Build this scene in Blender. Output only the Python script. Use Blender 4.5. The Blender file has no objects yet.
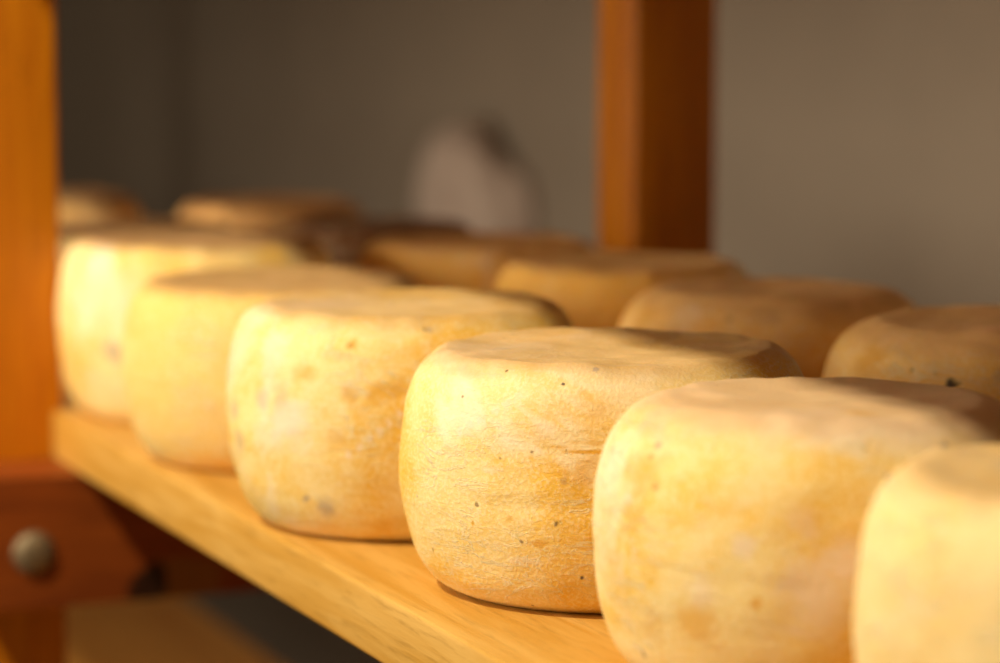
import bpy, bmesh, math, random
from mathutils import Vector, noise
from mathutils.bvhtree import BVHTree

C = bpy.context.scene.collection
Z0 = 1.0                     # height of the cheese board's top above the floor
R = math.radians

# ------------------------------------------------------------------ nodes
class NT:
    def __init__(s, name):
        s.m = bpy.data.materials.new(name); s.m.use_nodes = True
        s.t = s.m.node_tree; s.t.nodes.clear()
        s.out = s.t.nodes.new('ShaderNodeOutputMaterial')
        s.b = s.t.nodes.new('ShaderNodeBsdfPrincipled')
        s.t.links.new(s.b.outputs[0], s.out.inputs[0])
    def n(s, typ, **kw):
        nd = s.t.nodes.new(typ)
        for k, v in kw.items(): setattr(nd, k, v)
        return nd
    def l(s, a, b): s.t.links.new(a, b)
    def setin(s, sock, v):
        if hasattr(v, 'links'): s.l(v, sock)
        else: sock.default_value = v
    def coord(s, scale=(1,1,1), loc=(0,0,0)):
        tc = s.n('ShaderNodeTexCoord'); mp = s.n('ShaderNodeMapping')
        mp.inputs['Scale'].default_value = scale; mp.inputs['Location'].default_value = loc
        s.l(tc.outputs['Object'], mp.inputs['Vector']); return mp.outputs[0]
    def noise(s, vec, scale, detail=4, rough=.55, dist=0):
        nd = s.n('ShaderNodeTexNoise'); s.l(vec, nd.inputs['Vector'])
        nd.inputs['Scale'].default_value = scale; nd.inputs['Detail'].default_value = detail
        nd.inputs['Roughness'].default_value = rough; nd.inputs['Distortion'].default_value = dist
        return nd.outputs['Fac']
    def ramp(s, fac, a, b, lo=0., hi=1.):
        nd = s.n('ShaderNodeMapRange'); nd.interpolation_type = 'SMOOTHSTEP'
        s.l(fac, nd.inputs['Value'])
        nd.inputs['From Min'].default_value = a; nd.inputs['From Max'].default_value = b
        nd.inputs['To Min'].default_value = lo; nd.inputs['To Max'].default_value = hi
        return nd.outputs['Result']
    def math(s, op, a, b=0.):
        nd = s.n('ShaderNodeMath', operation=op)
        s.setin(nd.inputs[0], a); s.setin(nd.inputs[1], b); return nd.outputs[0]
    def mix(s, fac, a, b, mode='MIX'):
        nd = s.n('ShaderNodeMix', data_type='RGBA', blend_type=mode)
        s.setin(nd.inputs['Factor'], fac)
        for sock, v in ((nd.inputs[6], a), (nd.inputs[7], b)):
            if hasattr(v, 'links'): s.l(v, sock)
            else: sock.default_value = (*v, 1)
        return nd.outputs[2]
    def bump(s, h, dist, strength=1., prev=None):
        nd = s.n('ShaderNodeBump'); s.l(h, nd.inputs['Height'])
        nd.inputs['Distance'].default_value = dist; nd.inputs['Strength'].default_value = strength
        if prev is not None: s.l(prev, nd.inputs['Normal'])
        return nd.outputs[0]
    def done(s, col, rough=.5, nrm=None, spec=.4):
        if hasattr(col, 'links'): s.l(col, s.b.inputs['Base Color'])
        else: s.b.inputs['Base Color'].default_value = (*col, 1)
        s.setin(s.b.inputs['Roughness'], rough)
        s.b.inputs['Specular IOR Level'].default_value = spec
        if nrm is not None: s.l(nrm, s.b.inputs['Normal'])
        return s.m

def cheese_mat(name, seed, deep=(.82,.49,.065), cream=(.87,.66,.28), pale=(.89,.77,.56),
               bloom=.5, top_tone=(.54,.31,.12), top_tone_amt=.8, spots=(), grain=(.95,.80,.50)):
    s = NT(name)
    off = (seed*3.17 % 40, seed*7.31 % 40, seed*5.77 % 40)
    v = s.coord((1,1,1), off)
    vs = s.coord((1,1,3.2), off)
    raw = s.n('ShaderNodeTexCoord').outputs['Object']
    # mottled yellow rind
    big = s.noise(v, 13, 5, .6, .6)
    col = s.mix(s.ramp(big, .38, .60), deep, cream)
    streak = s.noise(vs, 30, 6, .65, 1.2)
    col = s.mix(s.ramp(streak, .56, .74, 0, .45), col, (.80,.46,.08))
    # pale dry bloom in cloudy patches
    cl = s.noise(v, 9, 6, .62, .9)
    blm = s.ramp(cl, .60-.16*bloom, .74-.12*bloom, 0, .85)
    col = s.mix(blm, col, pale)
    # thin whitish crackle veins
    vein = s.math('ABSOLUTE', s.math('SUBTRACT', s.noise(vs, 20, 7, .62, 1.6), .5))
    vmask = s.math('MULTIPLY', s.ramp(vein, .0, .022, 1, 0), s.ramp(s.noise(v, 14, 3), .45, .62))
    col = s.mix(s.math('MULTIPLY', vmask, .8), col, (.95,.82,.55))
    # fine grain of the rind
    gr = s.noise(v, 520, 2, .6)
    col = s.mix(s.ramp(gr, .44, .66, 0, .45), col, grain)
    # browner upper face: drier rind, with shade on top also put into its colour
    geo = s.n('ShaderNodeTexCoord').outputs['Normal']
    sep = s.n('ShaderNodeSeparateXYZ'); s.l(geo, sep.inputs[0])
    upm = s.ramp(s.math('ADD', sep.outputs['Z'], s.math('MULTIPLY', s.math('SUBTRACT', big, .5), .5)), .55, .98, 0, top_tone_amt)
    ccol = s.mix(s.ramp(s.noise(v, 16, 5, .6, 1.), .45, .70), top_tone, tuple(min(1, k*1.25+.04) for k in top_tone))
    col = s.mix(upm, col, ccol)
    # small dark specks scattered over the rind
    vo = s.n('ShaderNodeTexVoronoi'); s.l(v, vo.inputs['Vector']); vo.inputs['Scale'].default_value = 62
    rs = s.n('ShaderNodeSeparateColor'); s.l(vo.outputs['Color'], rs.inputs[0])
    spk = s.math('MULTIPLY', s.ramp(vo.outputs['Distance'], .045, .085, 1, 0), s.math('GREATER_THAN', rs.outputs[0], .90))
    col = s.mix(s.math('MULTIPLY', spk, .75), col, (.16,.085,.03))
    # individual marks: (x, y, z, radius, colour, strength)
    wf = s.math('SUBTRACT', s.noise(v, 330, 3, .6), .5); wc = s.math('SUBTRACT', s.noise(v, 75, 5, .65, .8), .5)
    for (x, y, z, r, c, a, *k) in spots:
        df = s.n('ShaderNodeVectorMath', operation='SUBTRACT'); s.l(raw, df.inputs[0]); df.inputs[1].default_value = (x, y, z)
        st = s.n('ShaderNodeVectorMath', operation='MULTIPLY'); s.l(df.outputs[0], st.inputs[0]); st.inputs[1].default_value = (1, 1, k[0] if k else 1)
        dn = s.n('ShaderNodeVectorMath', operation='LENGTH'); s.l(st.outputs[0], dn.inputs[0])
        wob = s.math('ADD', dn.outputs['Value'], s.math('MULTIPLY', wf if r < .006 else wc, r*(2.6 if r < .006 else 2.4)))
        col = s.mix(s.ramp(wob, r*.25 if r < .006 else r*.2, r*(.95 if r < .006 else 1.15), a, 0), col, c)
    # relief
    h1 = s.math('ADD', s.math('MULTIPLY', streak, .8), s.math('MULTIPLY', vmask, .35))
    nr = s.bump(h1, .0011, .7)
    nr = s.bump(gr, .0006, .6, nr)
    nr = s.bump(s.math('SUBTRACT', 1., spk), .0015, .6, nr)
    s.b.inputs['Subsurface Weight'].default_value = .12
    s.b.inputs['Subsurface Radius'].default_value = (.012,.006,.002)
    s.b.inputs['Subsurface Scale'].default_value = .6
    return s.done(col, s.ramp(big, .3, .7, .55, .7), nr, .22)

def wood_mat(name, light, dark, axis='X', rough=.42, seed=0, spec=.4, grain=1., blotches=()):
    s = NT(name)
    sc = {'X': (1.1, 14, 14), 'Y': (14, 1.1, 14), 'Z': (14, 14, 1.1)}[axis]
    v = s.coord(sc, (seed*1.7, seed*2.3, seed*.9))
    a = s.noise(v, 3.2, 6, .6, 1.4)
    sc2 = tuple(k*6 for k in sc); w = s.coord(sc2, (seed, seed*2, 3))
    f = s.noise(w, 3.5, 4, .6, .3)
    col = s.mix(s.ramp(a, .34, .66), dark, light)
    col = s.mix(s.ramp(f, .5, .72, 0, .45*grain), col, tuple(k*.62 for k in dark))
    if blotches:
        raw = s.n('ShaderNodeTexCoord').outputs['Object']; wk = s.math('SUBTRACT', s.noise(raw, 60, 4), .5)
    for (p, k, r, c, a_) in blotches:                  # blotches in the wood: place, stretch, radius, colour, strength
        df = s.n('ShaderNodeVectorMath', operation='SUBTRACT'); s.l(raw, df.inputs[0]); df.inputs[1].default_value = p
        st = s.n('ShaderNodeVectorMath', operation='MULTIPLY'); s.l(df.outputs[0], st.inputs[0]); st.inputs[1].default_value = k
        dn = s.n('ShaderNodeVectorMath', operation='LENGTH'); s.l(st.outputs[0], dn.inputs[0])
        d2 = s.math('ADD', dn.outputs['Value'], s.math('MULTIPLY', wk, r*.8))
        col = s.mix(s.ramp(d2, r*.7, r*1.15, a_, 0), col, c)
    nr = s.bump(f, .0005, .5)
    return s.done(col, rough, nr, spec)

M = {}
M['board'] = wood_mat('honey_board_wood', (.64,.375,.095), (.53,.27,.040), 'X', .38, 2)
M['upper'] = wood_mat('upper_board_wood', (.74,.42,.13), (.60,.30,.07), 'X', .5, 5)
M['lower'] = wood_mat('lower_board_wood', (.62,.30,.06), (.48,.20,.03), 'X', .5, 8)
M['post'] = wood_mat('orange_stained_post_wood', (.64,.22,.003), (.50,.14,.0015), 'Z', .42, 3, .35)
M['rail'] = wood_mat('shade_tinted_rail_wood', (.28,.060,.005), (.19,.036,.003), 'Y', .5, 6, .35)  # post timber again, with the shade on the rails put into a darker colour
M['rail_blotched'] = wood_mat('shade_tinted_rail_wood_blotched', (.28,.060,.005), (.19,.036,.003), 'Y', .5, 6, .35, 1.,
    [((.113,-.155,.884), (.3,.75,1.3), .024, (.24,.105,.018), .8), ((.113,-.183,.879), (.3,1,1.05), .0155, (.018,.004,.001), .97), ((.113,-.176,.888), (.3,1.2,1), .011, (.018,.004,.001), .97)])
s = NT('bolt_steel')
v = s.coord(); s.b.inputs['Metallic'].default_value = .55
M['bolt'] = s.done(s.mix(s.ramp(s.noise(v, 160, 4), .4, .65), (.28,.21,.125), (.18,.13,.07)), .5, None, .5)
s = NT('grey_plaster')
v = s.coord()
c = s.mix(s.ramp(s.noise(v, 1.7, 5, .6), .35, .68), (.27,.23,.19), (.31,.265,.218))
M['wall'] = s.done(c, .9, s.bump(s.noise(v, 55, 6, .6), .003, .6), .15)
s = NT('floor_concrete'); v = s.coord()
M['floor'] = s.done(s.mix(s.ramp(s.noise(v, 3, 6), .35, .7), (.13,.10,.075), (.20,.16,.12)), .85, s.bump(s.noise(v, 60, 5), .002, .5), .2)
s = NT('ceiling_paint'); v = s.coord()
M['ceil'] = s.done(s.mix(s.noise(v, 2, 4), (.50,.42,.33), (.55,.47,.38)), .9, None, .1)
s = NT('pale_cotton'); v = s.coord()
cc = s.mix(s.ramp(s.noise(v, 22, 5, .6), .4, .65), (.56,.47,.42), (.47,.38,.34))
M['cloth'] = s.done(cc, .95, s.bump(s.noise(v, 420, 2), .0008, .6), .1)
s = NT('cord'); v = s.coord()
M['cord'] = s.done(s.mix(s.noise(v, 200, 3), (.45,.36,.28), (.55,.46,.36)), .9, None, .1)

# ------------------------------------------------------------------ helpers
def link(name, bm, mat, parent=None, loc=(0,0,0), smooth=True):
    me = bpy.data.meshes.new(name); bm.normal_update(); bm.to_mesh(me); bm.free()
    me.materials.append(mat)
    if smooth: me.polygons.foreach_set('use_smooth', [True]*len(me.polygons))
    o = bpy.data.objects.new(name, me); C.objects.link(o); o.location = loc
    if parent is not None: o.parent = parent
    return o
def tag(o, label=None, cat=None, group=None, kind=None):
    for k, v in (('label',label),('category',cat),('group',group),('kind',kind)):
        if v: o[k] = v
    return o
def box_bm(x0, x1, y0, y1, z0, z1, bev=.004, seg=3, sub=0, warp=0):
    bm = bmesh.new(); bmesh.ops.create_cube(bm, size=1)
    for v in bm.verts:
        v.co = Vector(((x0+x1)/2+v.co.x*(x1-x0), (y0+y1)/2+v.co.y*(y1-y0), (z0+z1)/2+v.co.z*(z1-z0)))
    if bev: bmesh.ops.bevel(bm, geom=bm.edges[:], offset=bev, segments=seg, profile=.5, affect='EDGES')
    return bm
def auto(o, ang=35):
    for p in o.data.polygons: p.use_smooth = True
    try: o.data.set_sharp_from_angle(angle=R(ang))
    except Exception: pass
    return o

PROF = [(0,.0),(.40,.0),(.70,.0),(.78,.012),(.86,.058),(.925,.15),(.972,.29),(.997,.43),(1.0,.54),(.990,.69),(.968,.81),(.925,.905),(.862,.966),(.80,.994),(.735,.999),(.62,.992),(.3,.985),(0,.983)]
PROF_ROUND = PROF[:9]+[(.985,.68),(.95,.79),(.90,.87),(.835,.925),(.765,.962),(.70,.985),(.62,.992),(.3,.99),(0,.988)]
def cr(p, n):
    out = []
    for i in range(len(p)-1):
        p0 = p[max(i-1,0)]; p1 = p[i]; p2 = p[i+1]; p3 = p[min(i+2,len(p)-1)]
        for k in range(n):
            t = k/n
            f = lambda a,b,c,d: .5*(2*b+(c-a)*t+(2*a-5*b+4*c-d)*t*t+(3*b-a-3*c+d)*t**3)
            out.append((max(0,f(p0[0],p1[0],p2[0],p3[0])), f(p0[1],p1[1],p2[1],p3[1])))
    out.append(p[-1]); return out
def cheese_bm(rad, h, seed, nseg=200, nsub=5, wob=1., lip=0., squash=0., tilt=0.):
    rnd = random.Random(seed); o = Vector((rnd.uniform(-50,50), rnd.uniform(-50,50), rnd.uniform(-50,50)))
    pr = cr(PROF_ROUND if seed in (12, 21, 22) else PROF, nsub); bm = bmesh.new(); rings = []
    ph = rnd.uniform(0, 6.28)
    for (p, z) in pr[1:-1]:
        ring = []
        for k in range(nseg):
            a = 2*math.pi*k/nseg; d = Vector((math.cos(a), math.sin(a), 0))
            q = Vector((d.x*p, d.y*p, z*1.2))
            env = max(0, min(1, (z-.01)/.1))          # keep the underside flat on the board
            n1 = noise.noise(q*1.5+o); n2 = noise.noise(q*4.5+o*1.3); n3 = noise.noise(Vector((q.x*9,q.y*9,q.z*16))+o)
            sc = 1+(.016*n1+.0055*n2+.0022*n3)*wob*env + .006*squash*math.cos(2*a+ph)*env
            # shallow girdle left by the mould
            sc -= .006*math.exp(-((z-.46-.02*n1)/.035)**2)*(.5+.9*noise.noise(d*1.7+o))*wob*env
            rr = rad*p*sc
            zz = z*h
            top = max(0, (z-.75)/.25)
            zz += top*h*(.016*n1+.010*n2+.004*n3)*wob + top*h*tilt*math.cos(a-ph)*p
            zz += lip*h*math.exp(-((p-.80)/.05)**2)*top
            if z <= .0005: zz = 0
            ring.append(bm.verts.new((d.x*rr, d.y*rr, max(0, zz))))
        rings.append(ring)
    mx = sum(max(math.hypot(rg[k].co.x, rg[k].co.y) for rg in rings) for k in range(nseg))/nseg
    for rg in rings:
        for v in rg: v.co.x *= rad/mx; v.co.y *= rad/mx
    b = bm.verts.new((0,0,0)); t = bm.verts.new((0,0,sum(v.co.z for v in rings[-1])/nseg))
    for i in range(len(rings)-1):
        for k in range(nseg):
            bm.faces.new((rings[i][k], rings[i][(k+1)%nseg], rings[i+1][(k+1)%nseg], rings[i+1][k]))
    for k in range(nseg):
        bm.faces.new((b, rings[0][(k+1)%nseg], rings[0][k]))
        bm.faces.new((t, rings[-1][k], rings[-1][(k+1)%nseg]))
    return bm

# ------------------------------------------------------------------ the room
WY = 1.0
tag(link('wall_back', box_bm(-10.0, 1.65, WY, WY+.15, 0, 3.0, 0), M['wall'], smooth=False), kind='structure')
tag(link('wall_left', box_bm(-10.15, -10.0, -4.0, WY+.15, 0, 3.0, 0), M['wall'], smooth=False), kind='structure')
tag(link('added_wall_right', box_bm(1.5, 1.65, -4.0, WY+.15, 0, 3.0, 0), M['wall'], smooth=False), kind='structure')  # added out of view to block ambient light from the near end
tag(link('floor', box_bm(-10.15, 1.65, -4.0, WY+.15, -.1, 0, 0), M['floor'], smooth=False), kind='structure')
tag(link('ceiling', box_bm(-10.15, 1.65, -4.0, WY+.15, 3.0, 3.1, 0), M['ceil'], smooth=False), kind='structure')

# ------------------------------------------------------------------ the rack
T = .0355                                     # board thickness
LEV = {'lower': Z0-.425, 'main': Z0, 'upper': Z0+.50, 'top': Z0+.92}
BY0, BY1 = 0.0, .459
rack = bpy.data.objects.new('shelving_rack', None); C.objects.link(rack)
rack.location = (-2.005, .23, 0)
tag(rack, 'orange-stained timber rack of square posts and bolted rails carrying the cheese board', 'shelf rack')
def part(name, bm, mat, par=rack, ang=35):
    o = link(name, bm, mat, par)
    base = Vector(rack.location) if par is rack else Vector(rack.location)
    o.data.transform(__import__('mathutils').Matrix.Translation(-base))
    return auto(o, ang)
def rail_bm(x0, x1, y0, y1, zt, zb, notch=None):
    pts = [(y0+.004,zb),(y0,zb+.004),(y0,zt-.004),(y0+.004,zt),(y1-.004,zt),(y1,zt-.004),(y1,zb+.004),(y1-.004,zb)]
    if notch:
        ny, w, hh = notch
        pts += [(ny+w*.62,zb),(ny+w*.55,zb+hh*.30),(ny+w*.34,zb+hh*.80),(ny+w*.10,zb+hh),(ny-w*.10,zb+hh*.86),(ny-w*.34,zb+hh*.38),(ny-w*.55,zb+.002),(ny-w*.6,zb)]
    bm = bmesh.new()
    a = [bm.verts.new((x0,y,z)) for y,z in pts]; b = [bm.verts.new((x1,y,z)) for y,z in pts]
    n = len(pts)
    fa = bm.faces.new(a); fb = bm.faces.new(b[::-1])
    for i in range(n): bm.faces.new((a[i], b[i], b[(i+1)%n], a[(i+1)%n]))
    bmesh.ops.recalc_face_normals(bm, faces=bm.faces[:])
    bmesh.ops.triangulate(bm, faces=[f for f in bm.faces if len(f.verts) > 4])
    return bm
def dome_bm(x, y, z, r, depth):
    bm = bmesh.new(); N = 32; rings = []
    prof = [(1.0,0),(1.0,.12),(.97,.28),(.88,.52),(.70,.76),(.45,.92),(.2,.99)]
    for p, d in prof:
        rings.append([bm.verts.new((x+d*depth, y+r*p*math.cos(2*math.pi*k/N), z+r*p*math.sin(2*math.pi*k/N))) for k in range(N)])
    t = bm.verts.new((x+depth, y, z)); b = bm.verts.new((x, y, z))
    for i in range(len(rings)-1):
        for k in range(N): bm.faces.new((rings[i][k], rings[i][(k+1)%N], rings[i+1][(k+1)%N], rings[i+1][k]))
    for k in range(N):
        bm.faces.new((t, rings[-1][k], rings[-1][(k+1)%N])); bm.faces.new((b, rings[0][(k+1)%N], rings[0][k]))
    bmesh.ops.recalc_face_normals(bm, faces=bm.faces[:])
    return bm
FRAMES = (-1.97, .72, -4.66)                  # the +X face of each pair of posts
PX = .071; PY = .0085
for fi, fx in enumerate(FRAMES):
    part('post', box_bm(fx-PX, fx, -.069, PY, 0, 2.02, .004), M['post'])
    part('post', box_bm(fx-PX, fx, .4615, .533, 0, 2.02, .004), M['post'])
    for lv, zt in LEV.items():
        zt = zt - T
        main = fi == 0 and lv == 'main'
        x1 = fx+.078
        r_ = part('cross_rail', rail_bm(fx, x1, -.069, .527, zt, zt-.092), M['rail_blotched'] if main else M['rail'])
        for by in (-.033, .495):
            bo = part('bolt', dome_bm(x1, by, zt-.0525, .0150, .008), M['bolt'], r_, 60)
            bo['label'] = 'round steel bolt head'

# the boards
def board_bm(x0, x1, y0, y1, zt):
    """a long board, notched round the posts it passes"""
    low = []; g = .0006
    for fx in sorted(FRAMES):
        a, b = fx-PX-g, fx+g
        if b > x0 and a < x1: low += [(a, y0), (a, PY+g), (b, PY+g), (b, y0)]
    pts = [(x0, y0)] + low + [(x1, y0), (x1, y1), (x0, y1)]
    bm = bmesh.new()
    va = [bm.verts.new((x,y,zt-T)) for x,y in pts]; vb = [bm.verts.new((x,y,zt)) for x,y in pts]; n = len(pts)
    bm.faces.new(va[::-1]); bm.faces.new(vb)
    for i in range(n): bm.faces.new((va[i], va[(i+1)%n], vb[(i+1)%n], vb[i]))
    bmesh.ops.recalc_face_normals(bm, faces=bm.faces[:])
    ed = [e for e in bm.edges if abs(e.verts[0].co.z-e.verts[1].co.z) < 1e-6]
    bmesh.ops.bevel(bm, geom=ed, offset=.0030, segments=3, profile=.5, affect='EDGES')
    bmesh.ops.triangulate(bm, faces=[f for f in bm.faces if len(f.verts) > 4])
    return bm
def board(name, x0, x1, y0, y1, zt, mat, label):
    o = link(name, board_bm(x0, x1, y0, y1, zt), mat); auto(o)
    return tag(o, label, 'shelf board')
board('shelf_board', -4.78, .80, BY0, BY1, LEV['main'], M['board'], 'honey-coloured wooden shelf board with cheese wheels standing on it')
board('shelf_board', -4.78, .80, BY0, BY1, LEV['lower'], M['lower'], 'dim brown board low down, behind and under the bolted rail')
board('shelf_board', -4.78, .80, -.145, BY1, LEV['upper'], M['upper'], 'shelf board overhead, shading the backs of the cheese wheels')
board('shelf_board', -4.78, .80, -.145, BY1, LEV['top'], M['upper'], 'added unseen top shelf board, keeping lamp light off the wall behind')  # added out of view to stop lamp light leaking onto the back wall

# ------------------------------------------------------------------ the cheeses
BLK = (.045,.030,.028); BRN = (.20,.11,.045); GRY = (.33,.26,.23); WHT = (.86,.70,.52); OCH = (.72,.36,.03)
PNK = (.84,.67,.52)
# marks on single wheels, measured from the wheel's foot: x, y, z, radius, colour, strength
SP_D = [(0.0729,-0.0562,0.1118,0.0013,BLK,0.85),(0.0725,-0.0718,0.0810,0.0015,BRN,0.80),(0.0827,-0.0594,0.0818,0.0013,BLK,0.80),(0.0874,-0.0524,0.0815,0.0011,BRN,0.80),(0.0481,-0.0907,0.0532,0.0017,BRN,0.75),(0.0449,-0.0910,0.0435,0.0022,OCH,0.90),(0.0804,-0.0624,0.0481,0.0020,BLK,0.75),(0.0671,-0.0745,0.0381,0.0015,BRN,0.75),(0.0821,-0.0503,0.0218,0.0014,BLK,0.90),(0.0340,-0.0911,0.1030,0.0011,BRN,0.70),(0.0031,-0.1025,0.0510,0.0014,GRY,0.80),(0.0099,-0.0969,0.0256,0.0016,BRN,0.60),(0.0745,-0.0401,0.1178,0.0026,GRY,0.55),(0.0598,-0.0827,0.0769,0.0012,BRN,0.50),(0.0833,-0.0602,0.0678,0.0024,GRY,0.50),(0.0563,-0.0643,0.0049,0.0014,BRN,0.70),(0.0063,-0.1027,0.0628,0.0012,GRY,0.70),(0.0798,-0.0627,0.0839,0.0070,OCH,0.60,6),(0.0864,-0.0535,0.0819,0.0090,OCH,0.85,7),(0.0907,-0.0462,0.0821,0.0090,OCH,0.90,7),(0.0888,-0.0485,0.0862,0.0090,OCH,0.50,6),(0.0704,-0.0718,0.0384,0.0080,OCH,0.40,5),(0.0863,-0.0507,0.0364,0.0090,OCH,0.40,6),(0.0557,-0.0861,0.0708,0.0100,WHT,0.50,4),(0.0641,-0.0743,0.0284,0.0120,WHT,0.40,4),(0.0321,-0.0971,0.0776,0.0090,OCH,0.30,4),(0.0877,-0.0450,0.0999,0.0110,OCH,0.40),(0.0895,-0.0497,0.0737,0.0090,OCH,0.50),(0.0738,-0.0682,0.0373,0.0050,OCH,0.70),(0.0862,-0.0559,0.0689,0.0090,OCH,0.40),(0.0635,-0.0802,0.0488,0.0030,OCH,0.50),(0.0804,-0.0635,0.0732,0.0080,OCH,0.35),(0.0899,-0.0446,0.0380,0.0070,OCH,0.40),(0.0425,-0.0910,0.0907,0.0040,WHT,0.70),(0.0374,-0.0940,0.0868,0.0040,WHT,0.70),(0.0488,-0.0874,0.0937,0.0040,WHT,0.70),(0.0540,-0.0829,0.0989,0.0040,WHT,0.60),(0.0586,-0.0781,0.1021,0.0040,WHT,0.60),(0.0622,-0.0736,0.1052,0.0040,WHT,0.50),(0.0736,-0.0682,0.0913,0.0070,WHT,0.40),(-0.0118,-0.0533,0.1196,0.0080,GRY,0.35)]

SP_E = [(0.0184,-0.0894,0.1082,0.0026,GRY,0.75),(0.0179,-0.0923,0.1028,0.0022,BRN,0.60),(0.0271,-0.0934,0.0910,0.0028,BRN,0.75),(0.0158,-0.0949,0.0964,0.0160,OCH,0.55),(0.0109,-0.0981,0.0832,0.0050,WHT,0.90),(0.0146,-0.0979,0.0787,0.0130,OCH,0.40),(0.0869,-0.0488,0.0558,0.0240,PNK,0.75),(0.0904,-0.0418,0.0681,0.0120,PNK,0.60),(0.0816,-0.0553,0.0838,0.0070,PNK,0.40),(0.0500,-0.0837,0.0370,0.0140,OCH,0.60),(0.0235,-0.0936,0.0324,0.0100,OCH,0.40),(0.0716,-0.0690,0.0492,0.0035,OCH,0.70),(0.0816,-0.0553,0.0838,0.0140,OCH,0.30),(0.0875,0.0088,0.1119,0.0032,GRY,0.75),(0.0920,-0.0205,0.1013,0.0030,GRY,0.50),(-0.0439,-0.0727,0.1146,0.0040,WHT,0.90),(0.0676,-0.0726,0.0724,0.0060,PNK,0.60),(0.0120,-0.0912,0.0170,0.0025,BRN,0.50),(0.0521,-0.0848,0.0520,0.0100,WHT,0.50),(0.0532,-0.0124,0.1178,0.0090,OCH,0.50)]

SP_C = [(0.0521,-0.0858,0.0675,0.0170,PNK,0.80),(0.0345,-0.0882,0.1062,0.0140,PNK,0.65),(0.0312,-0.0948,0.0761,0.0070,GRY,0.40),(0.0448,-0.0890,0.0803,0.0080,GRY,0.35),(-0.0008,-0.1004,0.0667,0.0080,GRY,0.45),(0.0054,-0.0996,0.0508,0.0080,GRY,0.40),(0.0736,-0.0579,0.1097,0.0045,OCH,0.80),(0.0728,-0.0588,0.1091,0.0025,BRN,0.50),(0.0543,-0.0773,0.0249,0.0030,GRY,0.75),(0.0627,-0.0689,0.0203,0.0070,GRY,0.55),(0.0552,-0.0810,0.0936,0.0080,OCH,0.40),(0.0608,-0.0772,0.0925,0.0060,OCH,0.40),(0.0786,-0.0610,0.0831,0.0080,OCH,0.60),(0.0861,-0.0496,0.0851,0.0080,OCH,0.60),(0.0908,-0.0400,0.0862,0.0070,OCH,0.60),(0.0736,-0.0678,0.0587,0.0090,OCH,0.40),(0.0786,-0.0612,0.0509,0.0030,WHT,0.70),(0.0824,-0.0569,0.0555,0.0030,WHT,0.70),(0.0855,-0.0523,0.0600,0.0030,WHT,0.70),(0.0882,-0.0476,0.0644,0.0030,WHT,0.70),(0.0905,-0.0428,0.0687,0.0030,WHT,0.70),(0.0924,-0.0378,0.0735,0.0030,WHT,0.70),(0.0863,-0.0184,0.1168,0.0030,GRY,0.60)]

SP_G = [(0.0650,-0.0722,0.0920,0.0042,BLK,.97),(0.0559,-0.0777,0.0976,0.0013,BRN,0.60),(0.0796,-0.0529,0.0971,0.0060,GRY,0.35),(0.0087,-0.0947,0.0987,0.0140,OCH,0.60)]

SP_A = [(0.0595,-0.0789,0.0533,0.0100,GRY,0.60),(0.0736,-0.0662,0.0728,0.0080,GRY,0.40),(0.0306,-0.0935,0.0869,0.0140,WHT,0.50)]

SP_H = [(0.0640,-0.0641,0.1079,0.0030,BRN,0.50),(0.0076,-0.0942,0.1011,0.0140,OCH,0.50),(0.0407,-0.0803,0.1087,0.0140,WHT,0.35)]

def on(rad, h, ang, zf, k=.99):
    """a point on the side of a wheel: ang degrees from +X, height fraction"""
    pr = cr(PROF, 8); p = min((q for q in pr if q[0] > .7), key=lambda q: abs(q[1]-zf))[0]
    return (rad*p*k*math.cos(R(ang)), rad*p*k*math.sin(R(ang)), zf*h)
FR = 'cheese wheels along the front of the board'
BK = 'cheese wheels along the back of the board'
D_R, D_H = .1030, .1198
def sp(rad, h, lst): return [(*on(rad,h,a,z), r, c, s_) for (a, z, r, c, s_) in lst]
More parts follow.
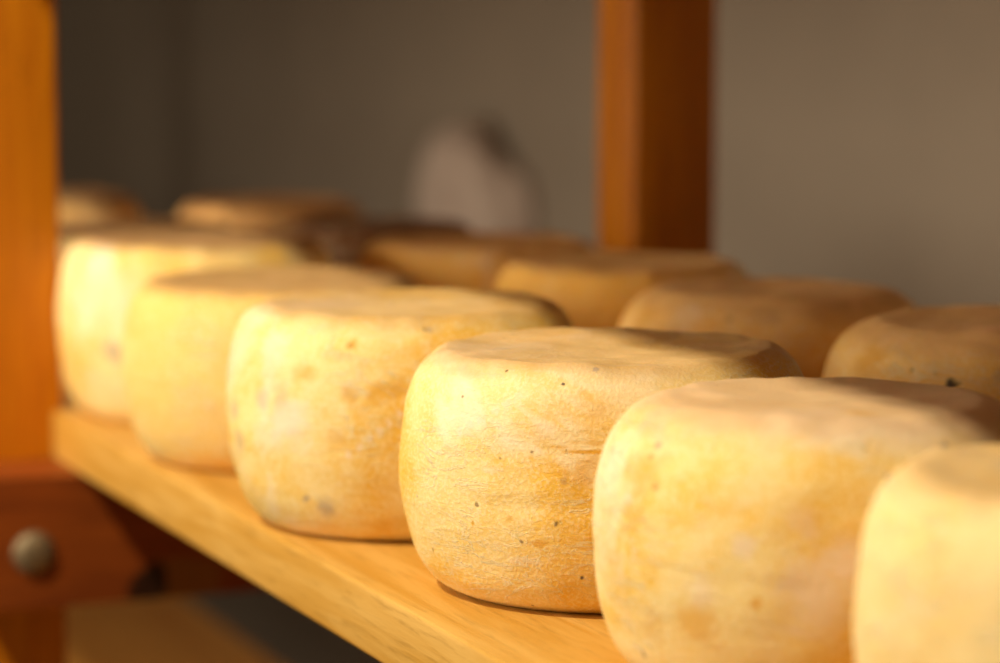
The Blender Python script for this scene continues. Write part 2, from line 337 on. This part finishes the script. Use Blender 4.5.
# -X is away from the camera, -Y towards the aisle: the side seen spans about -160..0 degrees, its middle near -25
cheeses = [
 # x, y, R, h, seed, group, label, mesh options, material options
 (-.848,.140,.1020,.118,11,FR,'blurred pale yellow cheese wheel nearest the camera, cut by the right edge of the photo',
   dict(nseg=200), dict(bloom=.35, deep=(.85,.56,.17), cream=(.89,.67,.31), top_tone_amt=.55)),
 (-1.055,.124,.1000,.1210,12,FR,'large yellow cheese wheel with pale bloom, next after the sharply focused one towards the camera',
   dict(nseg=260, lip=.004), dict(bloom=.55, top_tone=(.66,.43,.24), top_tone_amt=.85, spots=SP_E)),
 (-1.262,.116,D_R,D_H,13,FR,'sharply focused yellow cheese wheel with fine cracks and dark specks, in the front row',
   dict(nseg=320, nsub=7, lip=.004), dict(bloom=.45, top_tone_amt=.7, spots=SP_D)),
 (-1.470,.086,.1005,.1234,14,FR,'mottled cheese wheel with whitish and grey bloom, left of the sharply focused one',
   dict(nseg=260), dict(bloom=.7, pale=(.86,.69,.50), top_tone_amt=.6, spots=SP_C)),
 (-1.710,.090,.1020,.1156,15,FR,'smooth evenly yellow cheese wheel left of the mottled one in the front row',
   dict(nseg=200, wob=.7), dict(bloom=.2, deep=(.83,.51,.12), cream=(.87,.60,.20), top_tone=(.46,.26,.10), top_tone_amt=.85)),
 (-1.921,.096,.0995,.1262,16,FR,'blurred yellow cheese wheel with a grey smudge, right beside the left orange post',
   dict(nseg=200), dict(bloom=.45, top_tone=(.40,.22,.09), top_tone_amt=.95, spots=SP_A)),
 (-2.148,.105,.1000,.117,17,FR,'brownish blurred top of a cheese wheel just behind the one beside the left post',
   dict(nseg=160), dict(bloom=.2, top_tone=(.38,.21,.09), top_tone_amt=.95)),
 (-2.498,.114,.1000,.1197,18,FR,'farthest cheese wheel of the front row, half hidden by the left orange post',
   dict(nseg=160), dict(bloom=.1, deep=(.74,.40,.10), cream=(.78,.48,.18), top_tone=(.38,.21,.09), top_tone_amt=.95)),
 (-1.319,.382,.1000,.117,21,BK,'tan back-row cheese wheel with one bold dark spot, at the right edge',
   dict(nseg=240, lip=0), dict(bloom=.2, deep=(.88,.47,.07), cream=(.90,.58,.19), top_tone=(.66,.39,.16), top_tone_amt=.85, spots=SP_G)),
 (-1.531,.351,.1003,.117,22,BK,'broad tan cheese wheel of the back row, right of the central orange post',
   dict(nseg=200), dict(bloom=.15, deep=(.88,.46,.08), cream=(.90,.56,.18), top_tone=(.64,.37,.15), top_tone_amt=.85, spots=SP_H)),
 (-1.727,.340,.0915,.117,23,BK,'tan cheese wheel of the back row directly below the central orange post',
   dict(nseg=160), dict(bloom=.1, deep=(.92,.49,.06), cream=(.93,.56,.13), top_tone=(.66,.38,.15), top_tone_amt=.8)),
 (-1.920,.312,.0950,.117,24,BK,'golden-brown cheese wheel of the back row, left of the central orange post',
   dict(nseg=160), dict(bloom=.1, deep=(.93,.45,.03), cream=(.94,.52,.08), top_tone=(.66,.36,.13), top_tone_amt=.8)),
 (-2.110,.300,.0850,.117,25,BK,'cheese wheel painted dark for shade, in the gap below the pale hanging bag',
   dict(nseg=160), dict(bloom=0, deep=(.16,.06,.014), cream=(.20,.08,.022), pale=(.24,.11,.05), grain=(.22,.10,.04), top_tone=(.13,.07,.035), top_tone_amt=.6)),  # shadow in the gap is put into these dark rind colours
 (-2.385,.298,.0882,.117,26,BK,'orange-brown cheese wheel farthest left in the back row, against the dark wall',
   dict(nseg=160), dict(bloom=.15, deep=(.56,.25,.045), cream=(.60,.30,.08), top_tone=(.46,.24,.09), top_tone_amt=.95)),
]
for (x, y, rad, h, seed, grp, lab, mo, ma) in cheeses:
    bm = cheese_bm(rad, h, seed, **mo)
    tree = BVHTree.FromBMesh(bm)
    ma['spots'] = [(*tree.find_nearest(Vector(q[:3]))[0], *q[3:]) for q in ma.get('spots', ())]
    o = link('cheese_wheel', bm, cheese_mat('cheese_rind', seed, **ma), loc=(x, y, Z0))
    tag(o, lab, 'cheese', grp)

# ------------------------------------------------------------------ pale cloth bag on the wall
def bag_bm(cx, cz0, cz1, wx, dy):
    bm = bmesh.new(); N = 72; L = 44; rings = []
    for i in range(L+1):
        t = i/L; z = cz0+(cz1-cz0)*t
        k = (math.sin(min(1, t/.16)*math.pi/2))**.7 * (max(0, 1-t**14))**.5
        ring = []
        for j in range(N):
            a = 2*math.pi*j/N; c, s_ = math.cos(a), math.sin(a)
            f = 1+.10*noise.noise(Vector((c*1.6, s_*1.6, t*2.4+5)))+.04*math.sin(9*a+3*t)*t+.06*noise.noise(Vector((c*4,s_*4,t*6)))
            zz = z-.055*t**2*(.5+.5*math.sin(max(-1.57, min(1.57, (.55*c+s_+.25)*1.5))))          # one shoulder sags lower than the other
            x = cx+wx*k*f*c*(1-.25*t); y = WY-.001-dy*k*f*max(0, -s_)-.004*k*(1 if s_ < 0 else 0)
            ring.append(bm.verts.new((x, y, zz)))
        rings.append(ring)
    for i in range(L):
        for j in range(N): bm.faces.new((rings[i][j], rings[i][(j+1)%N], rings[i+1][(j+1)%N], rings[i+1][j]))
    bm.faces.new(rings[0][::-1]); bm.faces.new(rings[-1])
    bmesh.ops.recalc_face_normals(bm, faces=bm.faces[:])
    return bm
bag = link('cloth_bag', bag_bm(-3.56, Z0-.20, Z0+.139, .17, .095), M['cloth'])
tag(bag, 'pale crumpled cloth bag hanging against the grey wall behind the cheeses', 'bag')

# ------------------------------------------------------------------ light
def lamp(name, typ, loc, target, energy, color, **kw):
    d = bpy.data.lights.new(name, typ); d.energy = energy; d.color = color
    for k, v in kw.items(): setattr(d, k, v)
    o = bpy.data.objects.new(name, d); C.objects.link(o); o.location = loc
    o.rotation_euler = (Vector(target)-Vector(loc)).to_track_quat('-Z', 'Y').to_euler(); return o
lamp('ceiling_lamp', 'AREA', (-1.08,-1.05,2.56), (-1.40,.12,1.06), 43, (1.0,.88,.64), size=.08, shape='DISK')
lamp('added_fill_light', 'AREA', (-2.20,-2.2,1.60), (-2.20,.7,1.15), 18.5, (1.0,.84,.61), shape='RECTANGLE', size=.9, size_y=.8, spread=R(104))  # unseen soft fill added to brighten the back row and wall

w = bpy.data.worlds.new('World'); bpy.context.scene.world = w; w.use_nodes = True
bg = w.node_tree.nodes['Background']; bg.inputs[0].default_value = (1.0,.79,.55,1); bg.inputs[1].default_value = .42

# ------------------------------------------------------------------ camera
PS, TH = R(22.35), R(6.55)
f = Vector((-math.cos(PS)*math.cos(TH), math.sin(PS)*math.cos(TH), -math.sin(TH)))
cd = bpy.data.cameras.new('camera'); cam = bpy.data.objects.new('camera', cd); C.objects.link(cam)
cam.location = (0, -.461, Z0+.286); cam.rotation_euler = f.to_track_quat('-Z', 'Y').to_euler()
cd.sensor_width = 36; cd.lens = 2800/1000*36; cd.clip_start = .01; cd.clip_end = 50
cd.dof.use_dof = True; cd.dof.focus_distance = 1.325; cd.dof.aperture_fstop = 4.0; cd.dof.aperture_blades = 0
S = bpy.context.scene; S.camera = cam
S.view_settings.view_transform = 'Standard'; S.view_settings.look = 'None'
S.view_settings.exposure = 0; S.view_settings.gamma = 1; S.view_settings.use_curve_mapping = False
